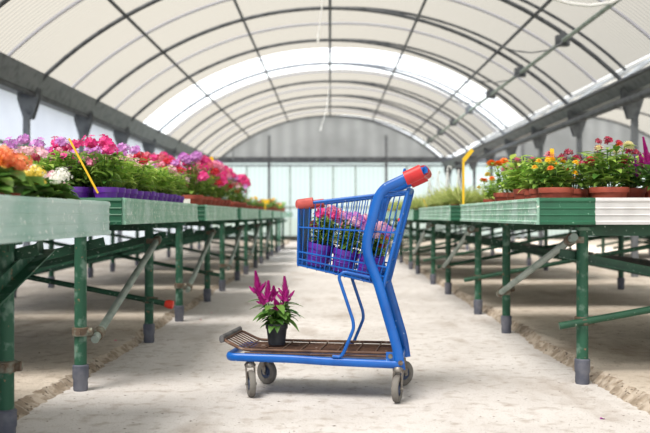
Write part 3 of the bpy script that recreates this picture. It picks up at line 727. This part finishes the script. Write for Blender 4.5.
pt = [make_plant(320+i, 'potted_petunia', 'x', 'potted plant', M['terracotta'], .06, .10, (.10,.17,110,.05,.026,9), hd, 'leaf_bright') for i, hd in enumerate(([('petunia','white',3,.8),('petunia','purple',4,.6)],[('small','pale_pink',5,1.3),('small','crimson',4,1.2),('small','white',2,1.1)],[('phlox','pink',4,1.3),('small','crimson',2,1)]))]
for i, x, y, s, lab in ((0,-1.20,3.22,1.0,'white and purple petunia behind the kalanchoes, left of the others'),(1,-1.14,3.35,.95,'pale pink and crimson verbena behind the yellow kalanchoe'),(2,-1.36,3.36,.95,'pink flowered plant at the far end of nearest left bench'),(1,-1.40,3.18,.95,'pale verbena in the third row of the nearest left bench'),
        (0,-1.36,3.0,.95,'petunia with white and purple flowers near the left picture edge')):
    place(pt[i], (x,y,S1), R.uniform(0,6), s, lab, 'mixed plants on the nearest left bench')

# ---- third left bench: tall pink geraniums in terracotta
gp = [make_plant(340+i, 'potted_geranium', 'x', 'potted plant', M['terracotta'], .082, .12, (.15,.30,150,.065,.035,12), hd, 'leaf') for i, hd in enumerate(([('geranium','lilac',5,1),('geranium','hot_pink',4,1.1),('petunia','pale_pink',3,1)],[('geranium','hot_pink',6,1),('geranium','rose',4,1),('petunia','pink',2,1)],[('geranium','pink',5,1.1),('petunia','lilac',4,1),('geranium','red',2,.8)],[('geranium','hot_pink',8,.9),('geranium','red',2,.9)]))]
gn = ['lilac and hot pink','hot pink and rose','pink and lilac','hot pink']
for k, (bx_, by, i) in enumerate([(dx, 6.78+.12+.28*j, (j+q) % 4) for q, dx in enumerate((.11,.36,.62)) for j in range(8)]):
    j = k % 8; q = k//8
    place(gp[i], (-(.94+bx_),by,SURF), R.uniform(0,6), R.uniform(.9,1.05), '%s geranium in terracotta, %s along the third left bench, %s row' % (gn[i], words[j], words[q]), 'geraniums on the third left bench')
for k in range(8):
    j = k % 4; q = k//4
    place(gp[(j*3+q) % 4], (-(.94+(.11,.37)[q]),9.64+.29*j,SURF), R.uniform(0,6), R.uniform(.9,1.0), '%s geranium in terracotta, %s along the fourth left bench, %s row' % (gn[(j*3+q) % 4], words[j], words[q]), 'geraniums on the fourth left bench')
# ---- further left benches: small green plants
sg = [make_plant(360+i, 'potted_seedling', 'x', 'potted plant', M['terracotta'], .06, .09, (.10,.12,70,.06,.026,8), hd, 'leaf') for i, hd in enumerate(([],[('small','red',3,1.3)],[('zinnia','rose',2,1)],[('small','yellow',3,1.2)]))]
for by, nrow, nm in ((9.5,2,'fourth'),(12.2,1,'fifth'),(14.9,1,'sixth'),(17.6,1,'seventh')):
    for q in range(nrow):
        for j in range(4 if by < 10 else 0, 8):
            i = [0,0,1,0,3,0,2,0][(j+int(by)) % 8]
            place(sg[i], (-(.94+.12+q*.22),by+.14+.28*j,SURF), R.uniform(0,6), R.uniform(.85,1.15 if by < 14 else 1.5), 'small green %s, %s along the %s left bench%s' % (['foliage plant','red flowered plant','rose flowered plant','yellow flowered plant'][i], words[j], nm, ', second row' if q else ''), 'small plants on the far left benches')

# ---- nearest right bench
zr = {}
def rp(key, seed, name, r, h, fol, hd, lf='leaf', pm=None): zr[key] = make_plant(seed, name, 'x', 'potted plant', pm or M['terracotta'], r, h, fol, hd, lf); return zr[key]
rp('yellow', 400, 'potted_marigold', .082,.098,(.115,.17,130,.075,.034,10),[('marigold','yellow',11,1.0),('marigold','orange',2,1)],'leaf')
rp('bigz', 401, 'potted_zinnia', .092,.100,(.15,.235,170,.09,.042,12),[('zinnia','cream',3,1.15),('small','crimson',7,1.2),('small','red',2,1.2),('marigold','orange_red',1,1)],'leaf')
rp('crim', 402, 'potted_zinnia', .06,.10,(.10,.19,100,.08,.034,9),[('small','crimson',5,1.5),('zinnia','crimson',1,.8)],'leaf')
rp('pinkz', 403, 'potted_zinnia', .062,.10,(.11,.205,110,.09,.042,9),[('zinnia','pink',2,1.1)],'leaf_bright')
rp('rosez', 404, 'potted_zinnia', .062,.10,(.10,.19,110,.09,.038,9),[('zinnia','rose',1,1.1)],'leaf')
rp('green', 405, 'potted_zinnia', .062,.10,(.10,.20,110,.09,.040,9),[],'leaf_bright')
rp('orangez', 406, 'potted_zinnia', .07,.10,(.13,.22,110,.09,.036,9),[('zinnia','orange',3,1.15),('zinnia','lemon',1,.8)],'leaf_bright')
rp('celo', 407, 'potted_celosia', .07,.10,(.12,.15,110,.10,.036,10),[('spike','magenta',6,1.3)],'leaf_dark')
rp('celo2', 408, 'potted_celosia', .065,.10,(.10,.13,90,.08,.034,9),[('spike','magenta',3,1.0),('spike','purple',2,.8)],'leaf_dark')
RX = .95
rightlist = [('yellow',1.06,4.24,1,'yellow marigolds in a wide terracotta pot at the bench corner'),('bigz',1.315,4.26,1,'cream and crimson zinnias in the widest terracotta pot, right bench'),
 ('celo2',1.47,4.40,1,'small magenta celosia behind the cream zinnias'),('celo',1.56,4.24,1.05,'tall magenta celosia at the right picture edge'),
 ('rosez',1.045,4.46,1,'rose zinnia directly behind the yellow marigolds'),('green',1.05,4.62,.95,'green zinnia without flowers behind the rose zinnia, right bench'),('pinkz',1.04,4.80,1.08,'pink zinnia with two large flowers in the aisle row, right bench'),
 ('pinkz',1.045,5.06,.95,'pink zinnia of the aisle row, just nearer than the orange ones'),('orangez',1.06,5.45,1.05,'large orange zinnia near far end of the nearest right bench'),('orangez',1.06,5.95,.75,'small orange zinnia at the far end of the nearest right bench'),
 ('crim',1.22,4.50,1,'crimson flowered plant between marigolds and cream zinnias'),('green',1.20,4.68,1,'green zinnia in second row behind the crimson plant'),('yellow',1.24,4.90,.9,'small yellow marigolds in the second row, right bench'),('rosez',1.22,5.15,1,'rose zinnia in the second row near the middle of the bench'),
 ('green',1.38,4.62,1.1,'tall leafy zinnia behind the cream zinnias'),('celo2',1.60,4.48,1.05,'celosia behind the tall celosia at the right edge'),('green',1.22,5.45,1,'green zinnia beside the large orange zinnia'),('crim',1.40,4.85,1,'crimson plant in the third row of the right bench'),
 ('green',1.58,4.75,1.1,'leafy zinnia in the fourth row of the right bench')]
for key, x, y, s, lab in rightlist: place(zr[key], (x,y,SURF), R.uniform(0,6), s, lab)

# ---- grassy plants on the second and third right benches
def grass(seed):
    rnd = random.Random(seed); t = empty('potted_grass', (0,0,0)); tag(t, 'x', 'potted plant', kind='thing')
    sm(pot_mesh(.06,.055,M['terracotta']).build('pot', M['terracotta'], t), 50)
    b = MB()
    for k in range(90):
        a = rnd.uniform(0,2*PI); d = Vector((math.cos(a),math.sin(a),rnd.uniform(1.0,3.2)))
        leaf(b, (math.cos(a)*.02,math.sin(a)*.02,0), d, (0,0,1), rnd.uniform(.15,.27), .013, rnd.uniform(.4,1.5), .2, 4)
    f = b.build('foliage', M['grass'], t); f.location = (0,0,.048); return t
gr = [grass(500+i) for i in range(3)]
for by, nm, off in ((7.12,'second',SURF),(10.3,'third',SURF-.01),(13.2,'fourth',SURF-.01)):
    for q in range(2):
        for j in range(9 if by < 8 else 7):
            place(gr[(j+q) % 3], (1.07+.24*q,by+.14+.26*j,off), R.uniform(0,6), R.uniform(.8,1.12), 'pale grassy plant, %s along the %s right bench, %s row' % (words[j], nm, words[q]), 'grassy plants on the right benches')
for k, (x, y) in enumerate(((1.1,16.5),(1.1,17.1),(1.12,17.8),(1.1,19.5),(1.12,20.2))):
    place(sg[k % 4], (x,y,SURF-.01), k, 1.2, 'small far plant, %s beyond the grassy ones on the right' % words[k], 'small plants on the far right benches')
for k in range(10):
    place(sg[(k*3) % 4], (4.62+.3*(k % 2),6.4+.5*k+ (.35 if 6.4+.5*k-8.9 > 0 and (6.4+.5*k) % 3 > 2.7 else 0),.753), k, 1.5, 'leafy plant on the neighbouring bay benches, %s from the near end' % words[k], 'plants in the neighbouring bay')
# ---- white hangers standing on the second right bench
for k, (x, y, h, a) in enumerate(((1.22,9.38,.46,.2),(1.10,9.2,.40,1.0),(1.04,9.42,.36,.5),(1.32,9.28,.42,1.4))):
    t = empty('basket_hanger', (x,y,SURF), a); tag(t, 'white plastic basket hanger among the grassy plants, %s' % ('tallest one with a clear hook','nearest to the aisle','middle of the group','farthest from the aisle')[k], 'hanger', 'white hangers on the second right bench')
    b = MB()
    for j in range(3):
        an = j*2.09; b.tube([(math.cos(an)*.05,math.sin(an)*.05,0),(math.cos(an)*.035,math.sin(an)*.035,h*.4),(math.cos(an)*.006,math.sin(an)*.006,h*.9)], .005, 6)
    sm(b.build('strand', M['white_plastic'], t))
    b = MB(); b.tube([(0,0,h*.88),(0,0,h)]+[(.02-.02*math.cos(q),0,h+.02*math.sin(q)) for q in (.6,1.2,1.8,2.4,3.1,3.7)], .006, 8); sm(b.build('hook', M['white_plastic'], t))

# ---- yellow stakes
def stake(x, y, z0, h, lab, dx=0, dy=0, paddle=None, w=.009):
    t = empty('plant_stake', (x,y,z0)); tag(t, lab, 'plant stake')
    b = MB(); b.bar((0,0,0),(dx,dy,h), w, .003, up=(0,1,0)); b.build('stick', M['stake'], t)
    if paddle:
        pw, ph, tx = paddle; b = MB(); e = Vector((dx,dy,h)); b.bar(e, e+Vector((tx,0,ph)), pw, .003, up=(0,1,0)); b.build('paddle', M['stake'], t)
stake(-1.06,4.12,SURF+.07,.25,'long thin yellow stake leaning left out of the purple pots',-.133,0)
stake(1.085,4.42,SURF+.08,.13,'yellow plant stake with a paddle top beside the marigolds',0,0,(.02,.085,0), .012)
stake(.955,6.47,SURF,.36,'tall yellow stake with a bent tag between the right benches',0,0,(.03,.08,.065), .016)
stake(1.02,9.3,SURF,.14,'small yellow stake leaning in grassy plants behind the cart handle',-.06,0,None,.014)
stake(-1.0,7.75,SURF+.28,.13,'yellow tag rising above the pink geraniums',-.01,0,(.045,.06,-.02), .014)
stake(-1.0,13.9,SURF+.05,.10,'yellow tag above the far left bench plants',0,0,(.12,.07,0), .02)
b = MB(); b.box((-.03,-.003,-.02),(.03,0,.02)); o = b.build('pot_label', M['label']); o.location = (-1.085,6.81,.905); tag(o, 'small white price label on the first terracotta geranium pot', 'label')

# ---- debris and petals on the floor
rnd = random.Random(11); b = MB()
for k in range(260):
    x = rnd.choice((rnd.uniform(-1.12,-1.0), rnd.uniform(1.05,1.2), rnd.uniform(-1,1))); y = rnd.uniform(2.6,9); s = rnd.uniform(.002,.007)
    a = rnd.uniform(0,6); d = Vector((math.cos(a),math.sin(a),.0)); leaf(b, (x,y,.002), d+Vector((0,0,.2)), (0,0,1), s*2, s, .4, .3, 3)
o = b.build('floor_debris', M['debris']); tag(o, 'tiny dry leaf crumbs scattered over the concrete path', 'debris', kind='stuff')
for k, (x, y, z, c, lab) in enumerate(((-1.32,5.5,.037,'hot_pink','fallen hot pink petal on slab beside the second left leg'),(-.98,7.4,.002,'pink','fallen pink petal on the path near the left legs'),(1.06,3.55,.002,'purple','fallen violet petal on the path at lower right'),(-1.0,6.9,.002,'rose','fallen rose petal beside third left leg'))):
    b = MB(); leaf(b, (0,0,.0), (1,.3,.3), (0,0,1), .026, .02, .9, .3, 4); o = b.build('fallen_petal', FL[c]); o.location = (x,y,z); tag(o, lab, 'petal')

# ------------------------------------------------------------------ light, camera
w = bpy.data.worlds.new('sky'); bpy.context.scene.world = w; w.use_nodes = True
nt = w.node_tree; nt.nodes.clear(); out = nt.nodes.new('ShaderNodeOutputWorld'); bg = nt.nodes.new('ShaderNodeBackground')
bg.inputs[0].default_value = (.93,.97,1.0,1); bg.inputs[1].default_value = 1.5
nt.links.new(bg.outputs[0], out.inputs[0])
s = bpy.data.lights.new('sun', 'SUN'); s.energy = 15; s.angle = rad(28); s.color = (1,.98,.97)
so = bpy.data.objects.new('sun', s); C.objects.link(so); so.rotation_euler = (rad(24), rad(-22), 0)
cam = bpy.data.cameras.new('camera'); co = bpy.data.objects.new('camera', cam); C.objects.link(co)
cam.sensor_width = 36; cam.lens = 50; cam.clip_start = .05; cam.clip_end = 500
co.location = (0,0,CAMH); co.rotation_euler = (rad(90)+math.atan(-1/903), 0, math.atan(5/903))
cam.dof.use_dof = True; cam.dof.focus_distance = 3.95; cam.dof.aperture_fstop = 2.8
bpy.context.scene.camera = co
sc = bpy.context.scene
sc.view_settings.view_transform = 'Standard'; sc.view_settings.look = 'None'; sc.view_settings.gamma = 1; sc.view_settings.exposure = 0.27; sc.view_settings.use_curve_mapping = False
sc.cycles.max_bounces = 10; sc.cycles.diffuse_bounces = 5; sc.cycles.transparent_max_bounces = 12
